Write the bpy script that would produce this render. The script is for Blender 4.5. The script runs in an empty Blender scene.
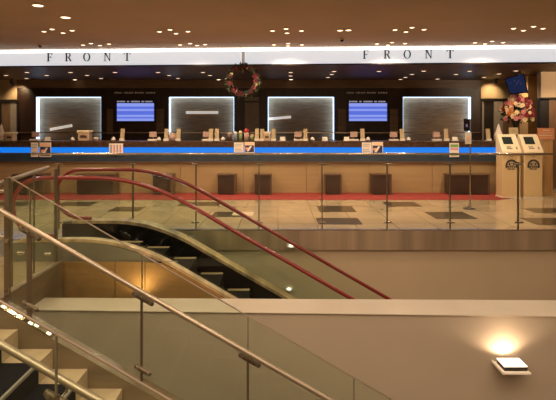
import bpy, bmesh, math, random
from mathutils import Vector, Matrix
random.seed(7)
S = bpy.context.scene
COL = S.collection
F = 534.0; CX = 278.0; HY = 128.0; EYE = 1.5
PI = math.pi

def P(px, py, D):
    s = F / D
    return Vector(((px - CX) / s, D, EYE - (py - HY) / s))
def XP(px, D): return (px - CX) * D / F
def ZP(py, D): return EYE - (py - HY) * D / F
def PF(px, py, z=0.0):
    D = F * (EYE - z) / (py - HY)
    return Vector(((px - CX) * D / F, D, z))

# ------------------------------------------------------------------ materials
M = {}
def mat(name, col, rough=0.5, metal=0.0, emit=0.0, ecol=None, noise=0.0, nscale=8.0, stretch=(1, 1, 1), bump=0.0, spec=0.5, coat=0.0):
    m = bpy.data.materials.new(name); m.use_nodes = True
    nt = m.node_tree; b = nt.nodes['Principled BSDF']
    b.inputs['Base Color'].default_value = (*col, 1)
    b.inputs['Roughness'].default_value = rough
    b.inputs['Metallic'].default_value = metal
    b.inputs['Specular IOR Level'].default_value = spec
    b.inputs['Coat Weight'].default_value = coat
    if emit:
        b.inputs['Emission Color'].default_value = (*(ecol or col), 1)
        b.inputs['Emission Strength'].default_value = emit
    if noise or bump:
        tc = nt.nodes.new('ShaderNodeTexCoord'); mp = nt.nodes.new('ShaderNodeMapping')
        mp.inputs['Scale'].default_value = stretch
        nz = nt.nodes.new('ShaderNodeTexNoise'); nz.inputs['Scale'].default_value = nscale
        nz.inputs['Detail'].default_value = 5
        nt.links.new(tc.outputs['Object'], mp.inputs['Vector']); nt.links.new(mp.outputs['Vector'], nz.inputs['Vector'])
        if noise:
            cr = nt.nodes.new('ShaderNodeValToRGB')
            cr.color_ramp.elements[0].position = 0.3; cr.color_ramp.elements[1].position = 0.7
            cr.color_ramp.elements[0].color = (*[max(0, c * (1 - noise)) for c in col], 1)
            cr.color_ramp.elements[1].color = (*[min(1, c * (1 + noise)) for c in col], 1)
            nt.links.new(nz.outputs['Fac'], cr.inputs['Fac']); nt.links.new(cr.outputs['Color'], b.inputs['Base Color'])
        if bump:
            bp = nt.nodes.new('ShaderNodeBump'); bp.inputs['Strength'].default_value = bump; bp.inputs['Distance'].default_value = 0.01
            nt.links.new(nz.outputs['Fac'], bp.inputs['Height']); nt.links.new(bp.outputs['Normal'], b.inputs['Normal'])
    M[name] = m
    return m

def glassmat(name, tint, gloss=0.06, haze=0.0, hcol=(0.4, 0.4, 0.3)):
    m = bpy.data.materials.new(name); m.use_nodes = True
    nt = m.node_tree; nt.nodes.clear()
    out = nt.nodes.new('ShaderNodeOutputMaterial')
    tr = nt.nodes.new('ShaderNodeBsdfTransparent'); tr.inputs['Color'].default_value = (*tint, 1)
    gl = nt.nodes.new('ShaderNodeBsdfGlossy'); gl.inputs['Roughness'].default_value = 0.02
    gl.inputs['Color'].default_value = (1, 1, 1, 1)
    df = nt.nodes.new('ShaderNodeBsdfDiffuse'); df.inputs['Color'].default_value = (*hcol, 1)
    lw = nt.nodes.new('ShaderNodeLayerWeight'); lw.inputs['Blend'].default_value = 0.5
    pw = nt.nodes.new('ShaderNodeMath'); pw.operation = 'POWER'; pw.inputs[1].default_value = 5.0
    fr = nt.nodes.new('ShaderNodeMath'); fr.operation = 'MULTIPLY_ADD'; fr.inputs[1].default_value = 0.7; fr.inputs[2].default_value = 0.018
    nt.links.new(lw.outputs['Facing'], pw.inputs[0]); nt.links.new(pw.outputs[0], fr.inputs[0])
    mx = nt.nodes.new('ShaderNodeMixShader'); mh = nt.nodes.new('ShaderNodeMixShader')
    mh.inputs['Fac'].default_value = haze
    nt.links.new(tr.outputs[0], mh.inputs[1]); nt.links.new(df.outputs[0], mh.inputs[2])
    nt.links.new(fr.outputs[0], mx.inputs['Fac'])
    nt.links.new(mh.outputs[0], mx.inputs[1]); nt.links.new(gl.outputs[0], mx.inputs[2])
    nt.links.new(mx.outputs[0], out.inputs['Surface'])
    M[name] = m
    return m

def tilefloor():
    m = mat('floor_stone', (0.50, 0.37, 0.22), 0.09, spec=0.6)
    nt = m.node_tree; b = nt.nodes['Principled BSDF']
    tc = nt.nodes.new('ShaderNodeTexCoord')
    br = nt.nodes.new('ShaderNodeTexBrick'); br.offset = 0.0
    br.inputs['Scale'].default_value = 1.0
    br.inputs['Brick Width'].default_value = 0.6; br.inputs['Row Height'].default_value = 0.6
    br.inputs['Mortar Size'].default_value = 0.006
    br.inputs['Color1'].default_value = (0.50, 0.395, 0.265, 1); br.inputs['Color2'].default_value = (0.44, 0.345, 0.225, 1)
    br.inputs['Mortar'].default_value = (0.27, 0.19, 0.11, 1)
    nz = nt.nodes.new('ShaderNodeTexNoise'); nz.inputs['Scale'].default_value = 2.5; nz.inputs['Detail'].default_value = 6
    mx = nt.nodes.new('ShaderNodeMixRGB'); mx.blend_type = 'MULTIPLY'; mx.inputs['Fac'].default_value = 0.35
    nt.links.new(tc.outputs['Object'], br.inputs['Vector']); nt.links.new(tc.outputs['Object'], nz.inputs['Vector'])
    nt.links.new(br.outputs['Color'], mx.inputs[1]); nt.links.new(nz.outputs['Fac'], mx.inputs[2])
    nt.links.new(mx.outputs[0], b.inputs['Base Color'])
tilefloor()
mat('ceiling_paint', (0.40, 0.275, 0.155), 0.7, noise=0.05, nscale=1.2)
mat('soffit_dark', (0.10, 0.045, 0.022), 0.5, noise=0.2, nscale=3)
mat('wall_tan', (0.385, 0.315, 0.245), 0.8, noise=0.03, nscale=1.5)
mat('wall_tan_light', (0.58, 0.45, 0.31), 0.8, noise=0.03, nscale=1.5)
mat('ledge_stone', (0.42, 0.355, 0.275), 0.45, noise=0.05, nscale=2.5)
mat('beige_wall', (0.50, 0.36, 0.22), 0.7, noise=0.04, nscale=2)
mat('dark_wood', (0.030, 0.013, 0.008), 0.35, noise=0.4, nscale=3, stretch=(8, 1, 0.6))
mat('brown_trim', (0.20, 0.125, 0.080), 0.4, noise=0.2, nscale=3, stretch=(0.5, 1, 8))
mat('grey_panel', (0.26, 0.22, 0.18), 0.4, noise=0.1)
mat('door_brown', (0.14, 0.075, 0.035), 0.5, noise=0.25, nscale=3, stretch=(8, 1, 0.6))
mat('niche_slat', (0.36, 0.235, 0.125), 0.5, noise=0.25, nscale=3, stretch=(1, 1, 6))
mat('niche_back', (0.16, 0.12, 0.09), 0.6)
mat('led_cool', (0.6, 0.78, 1.0), emit=3.6, ecol=(0.46, 0.68, 1.0))
mat('reflection_bar', (1, 0.9, 0.75), emit=0.55, ecol=(0.75, 0.70, 0.62))
mat('band_face', (0.50, 0.54, 0.62), 0.5, emit=0.66, ecol=(0.90, 0.94, 1.0))
mat('band_led', (1, 1, 1), emit=6.0, ecol=(1.0, 0.97, 0.93))
mat('band_edge', (0.012, 0.008, 0.006), 0.4)
mat('letter_metal', (0.09, 0.09, 0.09), 0.4, metal=0.3)
mat('blue_led', (0.0, 0.04, 0.12), emit=1.0, ecol=(0.004, 0.19, 0.80))
mat('counter_top', (0.055, 0.028, 0.016), 0.25, noise=0.5, nscale=14)
mat('counter_glass', (0.035, 0.055, 0.085), 0.12, noise=0.2, nscale=2)
mat('counter_wood', (0.37, 0.25, 0.13), 0.35, noise=0.10, nscale=2.2, stretch=(0.5, 1, 5))
mat('carpet_red', (0.24, 0.022, 0.018), 0.9, noise=0.15, nscale=30)
mat('box_dark', (0.040, 0.022, 0.015), 0.4, noise=0.3, nscale=5)
mat('box_edge', (0.11, 0.06, 0.035), 0.4)
mat('inlay_dark', (0.055, 0.045, 0.030), 0.15)
mat('reflection_pale', (0.62, 0.52, 0.38), 0.2)
mat('steel', (0.56, 0.49, 0.40), 0.25, metal=1.0)
mat('steel_fascia', (0.50, 0.39, 0.29), 0.35, metal=0.6, noise=0.28, nscale=1.6, stretch=(3, 1, 0.15))  # streaks in the colour imitate vertical reflections in the steel
mat('steel_deck', (0.62, 0.48, 0.28), 0.3, metal=0.6, noise=0.45, nscale=2.5, stretch=(3, 1, 0.3))  # strong tone variation imitates highlights on the metal
mat('steel_dark', (0.22, 0.18, 0.13), 0.35, metal=0.6)
mat('rail_satin', (0.41, 0.34, 0.26), 0.35, metal=0.7)
mat('post_dark', (0.12, 0.09, 0.055), 0.35, metal=0.4)
mat('skirt_grey', (0.17, 0.155, 0.115), 0.4, metal=0.3, noise=0.1, nscale=2)
mat('cladding_gold', (0.40, 0.23, 0.085), 0.48, metal=0.6, noise=0.12, nscale=1.5, stretch=(0.6, 1, 6))
mat('esc_black', (0.004, 0.003, 0.003), 0.7, spec=0.05)
mat('step_black', (0.006, 0.005, 0.004), 0.9, spec=0.1)
mat('step_line', (0.42, 0.33, 0.17), 0.5)
mat('handrail_red', (0.19, 0.016, 0.012), 0.3, coat=0.3)
mat('carpet_navy', (0.006, 0.006, 0.011), 1.0, spec=0.08, noise=0.3, nscale=60)
mat('nosing_grey', (0.20, 0.185, 0.155), 0.5)
mat('stair_stone', (0.44, 0.34, 0.22), 0.5, noise=0.12, nscale=6, stretch=(1, 1, 3))
mat('cheek_stone', (0.155, 0.11, 0.065), 0.35, noise=0.2, nscale=3, stretch=(0.5, 1, 4))
mat('lamp_white', (0.85, 0.80, 0.72), 0.3)
mat('lamp_black', (0.02, 0.014, 0.01), 0.4)
mat('lamp_glow', (1, 0.85, 0.6), emit=2.2, ecol=(1.0, 0.86, 0.66))
mat('downlight_lens', (1, 0.85, 0.65), emit=3.4, ecol=(1.0, 0.72, 0.45))
mat('downlight_dim', (1, 0.85, 0.65), emit=1.5, ecol=(1.0, 0.62, 0.40))
mat('downlight_ring', (0.45, 0.30, 0.18), 0.4)
mat('ring_dark', (0.10, 0.06, 0.04), 0.4)
mat('tv_black', (0.006, 0.006, 0.008), 0.25)
mat('tv_blue', (0.02, 0.03, 0.2), emit=1.0, ecol=(0.10, 0.16, 0.70))
mat('tv_blue_pale', (0.05, 0.06, 0.2), emit=1.0, ecol=(0.26, 0.33, 0.85))
mat('tv_text', (0.6, 0.6, 0.7), emit=0.35, ecol=(0.6, 0.6, 0.75))
mat('wall_text', (0.6, 0.45, 0.32), 0.5, emit=0.10)
mat('navy_screen', (0.01, 0.02, 0.1), 0.3, emit=0.5, ecol=(0.010, 0.026, 0.09))
mat('navy_mark', (0.1, 0.05, 0.1), emit=0.25, ecol=(0.30, 0.25, 0.50))
mat('kiosk_cream', (0.72, 0.53, 0.30), 0.4)
mat('kiosk_white', (0.80, 0.66, 0.45), 0.4)
mat('kiosk_screen', (0.02, 0.03, 0.03), 0.1)
mat('kiosk_text', (0.25, 0.22, 0.18), 0.5)
mat('logo_dark', (0.04, 0.05, 0.07), 0.5)
mat('orange_card', (0.80, 0.33, 0.16), 0.6)
mat('orange_pale', (0.85, 0.52, 0.32), 0.6)
mat('cream_card', (0.46, 0.35, 0.19), 0.6)
mat('white_card', (0.72, 0.65, 0.55), 0.6)
mat('grey_text', (0.25, 0.27, 0.33), 0.6)
mat('pink_text', (0.65, 0.20, 0.35), 0.6)
mat('green_text', (0.18, 0.35, 0.10), 0.6)
mat('navy_print', (0.03, 0.03, 0.09), 0.5)
mat('pink_plastic', (0.48, 0.31, 0.25), 0.5)
mat('beige_plastic', (0.55, 0.38, 0.24), 0.5)
mat('white_plastic', (0.75, 0.65, 0.55), 0.4)
mat('brown_plastic', (0.10, 0.055, 0.035), 0.5)
mat('red_cap', (0.50, 0.03, 0.03), 0.5)
mat('green_glaze', (0.25, 0.28, 0.13), 0.4)
mat('leaf_green', (0.016, 0.032, 0.013), 0.6, noise=0.3, nscale=20)
mat('leaf_light', (0.09, 0.12, 0.04), 0.6)
mat('petal_red', (0.27, 0.012, 0.02), 0.6)
mat('petal_wine', (0.16, 0.01, 0.02), 0.6)
mat('petal_cream', (0.95, 0.75, 0.42), 0.6)
mat('petal_pink', (0.75, 0.26, 0.28), 0.6)
mat('petal_orange', (0.72, 0.26, 0.08), 0.6)
mat('petal_white', (0.85, 0.72, 0.55), 0.6)
mat('berry', (0.07, 0.004, 0.008), 0.25)
mat('ribbon', (0.72, 0.72, 0.68), 0.4, emit=0.22)  # emission stands in for band light coming through the fabric
mat('vase', (0.10, 0.06, 0.03), 0.3)
mat('pine_wood', (0.58, 0.36, 0.16), 0.5, noise=0.15, nscale=3, stretch=(5, 5, 0.5))
mat('column_paint', (0.62, 0.36, 0.14), 0.6, noise=0.08, nscale=2)
mat('cap_bronze', (0.26, 0.20, 0.13), 0.16, metal=0.9)
mat('joint_seal', (0.12, 0.10, 0.06), 0.4)
mat('wreath_red', (0.075, 0.005, 0.010), 0.5)
mat('wreath_pink', (0.20, 0.05, 0.05), 0.5)
mat('under_dark', (0.12, 0.09, 0.06), 0.8)
glassmat('glass_guard', (0.96, 0.96, 0.93))
glassmat('glass_stair', (0.93, 0.965, 0.925), haze=0.012, hcol=(0.35, 0.38, 0.25))
glassmat('glass_escalator', (0.92, 0.96, 0.93))

# ------------------------------------------------------------------ mesh builder
class MB:
    def __init__(s): s.v = []; s.f = []; s.m = []; s.names = []; s.sm = []
    def mi(s, m):
        if m not in s.names: s.names.append(m)
        return s.names.index(m)
    def add(s, vs, fs, m, smooth=False):
        o = len(s.v); s.v += [Vector(v) for v in vs]; k = s.mi(m)
        for f in fs: s.f.append([i + o for i in f]); s.m.append(k); s.sm.append(smooth)
    def box(s, x0, x1, y0, y1, z0, z1, m):
        s.hexa([(x0,y0,z0),(x1,y0,z0),(x1,y1,z0),(x0,y1,z0),(x0,y0,z1),(x1,y0,z1),(x1,y1,z1),(x0,y1,z1)], m)
    def hexa(s, v, m):
        s.add(v, [(0,3,2,1),(4,5,6,7),(0,1,5,4),(1,2,6,5),(2,3,7,6),(3,0,4,7)], m)
    def cbox(s, c, sz, m, rot=None):
        vs = []
        for dz in (-1, 1):
            for dx, dy in ((-1,-1),(1,-1),(1,1),(-1,1)):
                p = Vector((dx*sz[0]/2, dy*sz[1]/2, dz*sz[2]/2))
                if rot is not None: p = rot @ p
                vs.append(Vector(c) + p)
        s.hexa(vs, m)
    def prism(s, poly, y0, y1, m):          # polygon in XZ, extruded along Y
        n = len(poly)
        vs = [(x, y0, z) for x, z in poly] + [(x, y1, z) for x, z in poly]
        fs = [tuple(range(n)), tuple(range(2*n-1, n-1, -1))] + [((i+1) % n, i, n+i, n+(i+1) % n) for i in range(n)]
        s.add(vs, fs, m)
    def strip(s, top, bot, y0, y1, m):      # wall between two XZ polylines of equal length
        n = len(top)
        closed = (Vector(top[0]) - Vector(top[-1])).length < 1e-6
        vs = []
        for (a, b_), (c, d) in zip(top, bot):
            vs += [(a, y0, b_), (a, y1, b_), (c, y1, d), (c, y0, d)]
        fs = []
        for i in range(n-1):
            o = 4*i
            for k in range(4): fs.append((o+k, o+(k+1) % 4, o+4+(k+1) % 4, o+4+k))
        if not closed: fs += [(0,1,2,3), (4*n-1, 4*n-2, 4*n-3, 4*n-4)]
        s.add(vs, fs, m)
    def tube(s, pts, r, m, n=10, caps=True):
        pts = [Vector(p) for p in pts]; rings = []
        rr = r if isinstance(r, (list, tuple)) else [r]*len(pts)
        for i, p in enumerate(pts):
            d = (pts[min(i+1, len(pts)-1)] - pts[max(i-1, 0)]).normalized()
            up = Vector((0,1,0)) if abs(d.y) < 0.9 else Vector((0,0,1))
            a = d.cross(up).normalized(); b = a.cross(d).normalized()
            rings.append([p + (a*math.cos(2*PI*k/n) + b*math.sin(2*PI*k/n))*rr[i] for k in range(n)])
        vs = [v for q in rings for v in q]; fs = []
        for i in range(len(pts)-1):
            for k in range(n):
                fs.append((i*n+k, i*n+(k+1) % n, (i+1)*n+(k+1) % n, (i+1)*n+k))
        s.add(vs, fs, m, True)
        if caps:
            o = len(vs) - n
            s.add(rings[0], [tuple(range(n-1, -1, -1))], m); s.add(rings[-1], [tuple(range(n))], m)
    def sphere(s, c, r, m, seg=10, rings=6, sq=(1,1,1)):
        vs = []; fs = []
        for i in range(rings+1):
            t = PI*i/rings
            for k in range(seg):
                a = 2*PI*k/seg
                vs.append((c[0]+r*sq[0]*math.sin(t)*math.cos(a), c[1]+r*sq[1]*math.sin(t)*math.sin(a), c[2]+r*sq[2]*math.cos(t)))
        for i in range(rings):
            for k in range(seg):
                fs.append((i*seg+k, (i+1)*seg+k, (i+1)*seg+(k+1) % seg, i*seg+(k+1) % seg))
        s.add(vs, fs, m, True)
    def lathe(s, prof, m, c=(0,0,0), n=20):
        vs = []; fs = []
        for r, z in prof:
            for k in range(n):
                a = 2*PI*k/n; vs.append((c[0]+r*math.cos(a), c[1]+r*math.sin(a), c[2]+z))
        for i in range(len(prof)-1):
            for k in range(n):
                fs.append((i*n+k, i*n+(k+1) % n, (i+1)*n+(k+1) % n, (i+1)*n+k))
        s.add(vs, fs, m, True)
    def quad(s, a, b, c, d, m): s.add([a,b,c,d], [(0,1,2,3)], m)
    def build(s, name, parent=None, bevel=0.0):
        org = Vector((0,0,0)); p = parent
        while p is not None: org += p.location; p = p.parent
        me = bpy.data.meshes.new(name)
        me.from_pydata([tuple(v - org) for v in s.v], [], s.f)
        for n in s.names: me.materials.append(M[n])
        me.polygons.foreach_set('material_index', s.m)
        me.polygons.foreach_set('use_smooth', s.sm)
        me.update(); me.validate()
        bm = bmesh.new(); bm.from_mesh(me)
        bmesh.ops.recalc_face_normals(bm, faces=bm.faces)
        bm.to_mesh(me); bm.free()
        o = bpy.data.objects.new(name, me); COL.objects.link(o)
        if parent is not None: o.parent = parent
        if bevel:
            b = o.modifiers.new('bevel', 'BEVEL'); b.width = bevel; b.segments = 2; b.limit_method = 'ANGLE'
        return o

def tag(o, label, cat, group=None, kind=None):
    o['label'] = label; o['category'] = cat
    if group: o['group'] = group
    if kind: o['kind'] = kind
    return o
def struct(o): o['kind'] = 'structure'; return o
def thing(name, loc, label, cat, group=None):
    o = bpy.data.objects.new(name, None); COL.objects.link(o)
    o.location = loc; o.empty_display_size = 0.1
    return tag(o, label, cat, group)
def dup(root, loc, label, group=None, scale=None):
    r = root.copy(); COL.objects.link(r); r.location = loc; r['label'] = label
    if group: r['group'] = group
    if scale: r.scale = scale
    for ch in [c for c in root.children]:
        c = ch.copy(); COL.objects.link(c); c.parent = r
        for g in [q for q in ch.children]:
            d = g.copy(); COL.objects.link(d); d.parent = c
    return r

SPK = 2.0
def spot(loc, energy, col=(1, 0.75, 0.50), ang=110, blend=0.6, radius=0.05, direction=(0, 0, -1)):
    l = bpy.data.lights.new('spot_lamp', 'SPOT'); l.energy = energy*SPK; l.color = col
    l.spot_size = math.radians(ang); l.spot_blend = blend; l.shadow_soft_size = radius
    o = bpy.data.objects.new('spot_lamp', l); COL.objects.link(o); o.location = loc
    o.rotation_euler = Vector(direction).to_track_quat('-Z', 'Y').to_euler()
    return o

# ------------------------------------------------------------------ key sizes
ZC = 3.24                 # lobby ceiling
ZS = 2.89                 # soffit over the desk
YW = 15.5                 # back wall
YG = 7.85                 # glass guard along the lobby edge
XL = -2.434               # landing edge
YCF = 12.3                # counter front
YB0, YB1 = 11.97, 11.24   # sign band distance at the frame's left and right edge
XB0, XB1 = XP(0, YB0), XP(556, YB1)
def band_y(x): return YB0 + (x - XB0) * (YB1 - YB0) / (XB1 - XB0)

# ------------------------------------------------------------------ floors
b = MB(); b.box(-13, 13, YG, 17, -0.28, 0, 'floor_stone')
b.box(-13, XL, -3, YG, -0.28, 0, 'floor_stone')
struct(b.build('floor'))
b = MB(); b.box(-13, 13, -3, 17, -4.75, -4.6, 'floor_stone'); struct(b.build('floor_lower'))
b = MB(); b.box(-13, 13, -3, 12.1, ZC, ZC + 0.15, 'ceiling_paint'); struct(b.build('ceiling'))
b = MB()
b.hexa([(-13, band_y(-13)+0.06, ZS), (13, band_y(13)+0.06, ZS), (13, 16.2, ZS), (-13, 16.2, ZS),
        (-13, band_y(-13)+0.06, ZC-0.002), (13, band_y(13)+0.06, ZC-0.002), (13, 16.2, ZC-0.002), (-13, 16.2, ZC-0.002)], 'soffit_dark')
struct(b.build('ceiling_desk_soffit'))

# void walls
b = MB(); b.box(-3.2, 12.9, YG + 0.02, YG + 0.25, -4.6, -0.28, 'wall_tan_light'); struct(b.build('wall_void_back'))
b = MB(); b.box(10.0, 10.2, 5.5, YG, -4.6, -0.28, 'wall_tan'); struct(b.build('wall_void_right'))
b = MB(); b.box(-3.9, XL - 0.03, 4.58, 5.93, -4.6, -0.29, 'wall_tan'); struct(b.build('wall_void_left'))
# steel fascia on the lobby edge
b = MB(); b.box(-3.02, 12.9, YG - 0.05, YG + 0.015, -0.285, 0.004, 'steel_fascia')
struct(b.build('trim_1'))
b = MB(); b.box(-3.02, 12.9, YG - 0.055, YG + 0.03, 0.004, 0.016, 'steel'); struct(b.build('trim_2'))

# parapet: wall with a pale stone ledge
def led(x): return 5.13 + (x + 2.7) * (4.94 - 5.13) / 5.3
def ledb(x): return 5.49 + (x + 2.9) * (5.40 - 5.49) / 5.7
ZLD = -0.24
xs = (XL, 10.0)
b = MB()
b.hexa([(xs[0], led(xs[0])+0.02, -4.6), (xs[1], led(xs[1])+0.02, -4.6), (xs[1], ledb(xs[1])-0.02, -4.6), (xs[0], ledb(xs[0])-0.02, -4.6),
        (xs[0], led(xs[0])+0.02, ZLD-0.012), (xs[1], led(xs[1])+0.02, ZLD-0.012), (xs[1], ledb(xs[1])-0.02, ZLD-0.012), (xs[0], ledb(xs[0])-0.02, ZLD-0.012)], 'wall_tan')
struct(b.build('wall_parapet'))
b = MB()
b.hexa([(xs[0], led(xs[0]), ZLD-0.012), (xs[1], led(xs[1]), ZLD-0.012), (xs[1], ledb(xs[1]), ZLD-0.012), (xs[0], ledb(xs[0]), ZLD-0.012),
        (xs[0], led(xs[0]), ZLD), (xs[1], led(xs[1]), ZLD), (xs[1], ledb(xs[1]), ZLD), (xs[0], ledb(xs[0]), ZLD)], 'ledge_stone')
struct(b.build('trim_parapet_ledge', bevel=0.006))
# landing edge cheek
b = MB(); b.box(XL - 0.002, XL + 0.04, 4.62, 5.93, -0.75, 0.02, 'cheek_stone'); struct(b.build('trim_landing_cheek'))

# ------------------------------------------------------------------ floor inlays and red carpet
inl = [(180,220,202,206),(213,243,212,217),(318,354,206,212),(317,360,218,224.5),(385,418,202,206.5),(430,470,212,219),
       (528,575,208,213),(528,575,218,225),(60,94,202,206),(112,142,207,211.5),(-10,30,202,206)]
names_in = ['left of the second guard post','just left of the red handrail crossing','farther strip of the centre pair','nearer strip of the centre pair',
            'behind the centre-right guard post','beside the slim sign stand','farther strip in front of the ticket machines','nearer strip in front of the ticket machines',
            'behind the escalator newel, before the wide dark bench box','behind the escalator deck','at the far left edge']
for (x0, x1, ya, yb), nm in zip(inl, names_in):
    D1 = F*EYE/(ya-HY); D0 = F*EYE/(yb-HY); Dm = (D0+D1)/2
    b = MB(); b.box(XP(x0, Dm), XP(x1, Dm), D0, D1, 0.0, 0.003, 'inlay_dark')
    tag(b.build('floor_inlay'), 'dark stone inlay strip in the tan lobby floor, ' + nm, 'floor inlay', 'dark inlay strips in the lobby floor')['kind'] = 'structure'
D1 = F*EYE/(211.5-HY); D0 = F*EYE/(216-HY)
b = MB(); b.box(XP(232, 9.2), XP(253, 9.2), D0+0.05, D1-0.05, 0.0, 0.0035, 'reflection_pale')  # pale patch stands in for a white reflection on the floor
struct(b.build('floor_reflection_pale'))
b = MB()
Df = YCF + 0.02; Dn = F*EYE/(200-HY)
pts = [(-9.5, Dn), (XP(503, Dn)-0.1, Dn), (XP(512, 11.5), 11.45), (XP(500, Df), Df), (-9.5, Df)]
b.add([(x, y, 0.008) for x, y in pts] + [(x, y, 0.0) for x, y in pts], [(0,1,2,3,4),(9,8,7,6,5)] + [(i, (i+1) % 5, 5+(i+1) % 5, 5+i) for i in range(5)], 'carpet_red')
tag(b.build('carpet_runner'), 'long red carpet strip on the floor along the reception desk', 'carpet')

# ------------------------------------------------------------------ back wall
s15 = F / YW
def X15(px): return XP(px, YW)
def Z15(py): return ZP(py, YW)
ztop = Z15(97); zbot = 1.16; zhd = Z15(88)
niche = [(36,101),(169,234),(268,334),(403,471)]
edges = [X15(17)] + [X15(v) for n_ in niche for v in n_] + [X15(481)]
for i in range(0, len(edges), 2):
    b = MB(); b.box(edges[i], edges[i+1], YW, YW+0.34, 0, zhd, 'dark_wood'); struct(b.build('wall_back'))
for a, c in niche:
    b = MB(); b.box(X15(a), X15(c), YW, YW+0.34, ztop, zhd, 'dark_wood'); struct(b.build('wall_back'))
    b = MB(); b.box(X15(a), X15(c), YW, YW+0.34, 0, zbot, 'dark_wood'); struct(b.build('wall_back'))
b = MB(); b.box(X15(17), X15(481), YW-0.03, YW+0.34, zhd, ZS, 'brown_trim'); struct(b.build('trim_3'))
b = MB(); b.box(X15(17)+0.01, X15(481)-0.01, YW-0.05, YW, Z15(133.2), Z15(132.2), 'steel'); struct(b.build('trim_4'))
# centre grey panel
b = MB(); b.box(X15(245), X15(259), YW-0.02, YW, 1.0, Z15(102.5), 'grey_panel'); b.box(X15(245), X15(259), YW-0.02, YW, Z15(101), Z15(97), 'grey_panel')
struct(b.build('trim_5'))
for k, (x0, x1) in enumerate([(107, 113), (156, 164), (338, 346), (390, 398)]):
    b = MB(); b.box(X15(x0), X15(x1), YW-0.012, YW, Z15(134), Z15(109), 'brown_trim'); struct(b.build('trim_%d' % (6+k)))
# left and right wall ends
b = MB(); b.box(-12, X15(17), YW, YW+0.2, Z15(99.5), ZS, 'beige_wall'); b.box(-12, X15(17), YW+0.05, YW+0.2, 0, Z15(101.5), 'door_brown')
b.box(-12, X15(17), YW-0.04, YW+0.2, Z15(101.5), Z15(99.5), 'band_edge')
b.box(X15(10), X15(17), YW+0.02, YW+0.06, 0, Z15(102), 'grey_panel'); b.box(X15(17), X15(19), YW-0.03, YW, 0, Z15(101), 'band_edge')
b.box(X15(-4), X15(0.5), YW+0.02, YW+0.06, 0, Z15(102), 'band_edge')
struct(b.build('wall_back_left'))
b = MB(); b.box(X15(481), 12, YW, YW+0.2, Z15(98.5), ZS, 'beige_wall'); b.box(X15(481), 12, YW+0.05, YW+0.2, 0, Z15(100.5), 'band_edge')
b.box(X15(481), 12, YW-0.04, YW+0.2, Z15(100.5), Z15(98.5), 'band_edge')
b.box(X15(494), X15(503), YW, YW+0.06, 0, Z15(101), 'grey_panel'); b.box(X15(482), X15(484), YW, YW+0.06, 0, Z15(101), 'grey_panel')
b.box(X15(503), X15(530), YW+0.01, YW+0.06, 0, Z15(101), 'door_brown')
struct(b.build('wall_back_right'))
# tan column and pale wall block at right
Dc = 14.2
b = MB(); b.box(XP(528, Dc), XP(538, Dc), Dc, Dc+0.5, 0, ZS, 'column_paint'); struct(b.build('wall_column'))
b = MB()
Dp = 13.2
b.box(XP(541, Dp), XP(541, Dp)+4, Dp, Dp+0.2, ZP(97.5, Dp), ZS, 'beige_wall')
b.box(XP(541, Dp), XP(541, Dp)+4, Dp-0.02, Dp+0.2, ZP(99, Dp), ZP(97.5, Dp), 'band_edge')
b.box(XP(541, Dp), XP(549.5, Dp), Dp+0.04, Dp+0.2, 0, ZP(99, Dp), 'band_edge')
b.box(XP(549.5, Dp), XP(541, Dp)+4, Dp+0.02, Dp+0.2, 0, ZP(99, Dp), 'door_brown')
struct(b.build('wall_right_block'))

b = MB(); b.box(-12.2, -12, -3, 17, -4.6, ZC, 'beige_wall'); struct(b.build('wall_left'))
b = MB(); b.box(12, 12.2, -3, 17, -4.6, ZC, 'beige_wall'); struct(b.build('wall_right'))
b = MB(); b.box(-12.2, 12.2, -3.2, -3, -4.6, ZC, 'beige_wall'); struct(b.build('wall_front'))
def fill_light(name, x, y, sx, sy, e):  # unseen area lamps added under the near ceiling as fill
    l = bpy.data.lights.new(name, 'AREA'); l.shape = 'RECTANGLE'; l.size = sx; l.size_y = sy; l.energy = e; l.color = (1, .76, .52)
    o = bpy.data.objects.new(name, l); COL.objects.link(o); o.location = (x, y, ZC-0.02); return o
fill_light('fill_lamp', 0, 1.2, 9, 2.2, 300)
fill_light('fill_lamp', 0, -1.6, 9, 1.6, 190)

# lit slatted panels
nl = ['far left slatted wall panel', 'slatted wall panel between left blue screen and wreath',
      'slatted wall panel just right of the wreath', 'slatted wall panel right of the right blue screen']
bars = [[(50,129.5,72,125.5)], [(186,112.5,218,112.5)], [(268,119,291,117)], []]  # glowing bars stand in for tube lights reflected in glass
for k, (a, c) in enumerate(niche):
    x0, x1 = X15(a), X15(c)
    t = thing('backlit_panel', ((x0+x1)/2, YW+0.12, zbot), nl[k] + ', with cold white edge glow', 'wall panel', 'lit slatted panels behind the desk')
    b = MB(); b.box(x0, x1, YW+0.235, YW+0.30, zbot, ztop, 'niche_back'); b.build('back_board', t)
    b = MB(); n = 26
    for i in range(n):
        z = zbot + (i+0.5)*(ztop-zbot)/n
        b.box(x0+0.01, x1-0.01, YW+0.205, YW+0.235, z-0.0205, z+0.0205, 'niche_slat')
    b.build('slats', t)
    b = MB(); b.box(x0, x0+0.009, YW+0.02, YW+0.20, zbot, ztop, 'led_cool'); b.build('light_strip', t)
    b = MB(); b.box(x1-0.009, x1, YW+0.02, YW+0.20, zbot, ztop, 'led_cool'); b.build('light_strip', t)
    b = MB(); b.box(x0+0.018, x1-0.018, YW+0.02, YW+0.20, ztop-0.009, ztop, 'led_cool'); b.build('light_strip', t)
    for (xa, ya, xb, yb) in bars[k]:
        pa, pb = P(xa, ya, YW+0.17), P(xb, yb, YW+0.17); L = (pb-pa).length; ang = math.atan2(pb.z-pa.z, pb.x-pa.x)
        b = MB(); b.cbox((pa+pb)/2, (L, 0.03, 0.075), 'reflection_bar', Matrix.Rotation(-ang, 3, 'Y')); b.build('reflection_bar', t)

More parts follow.
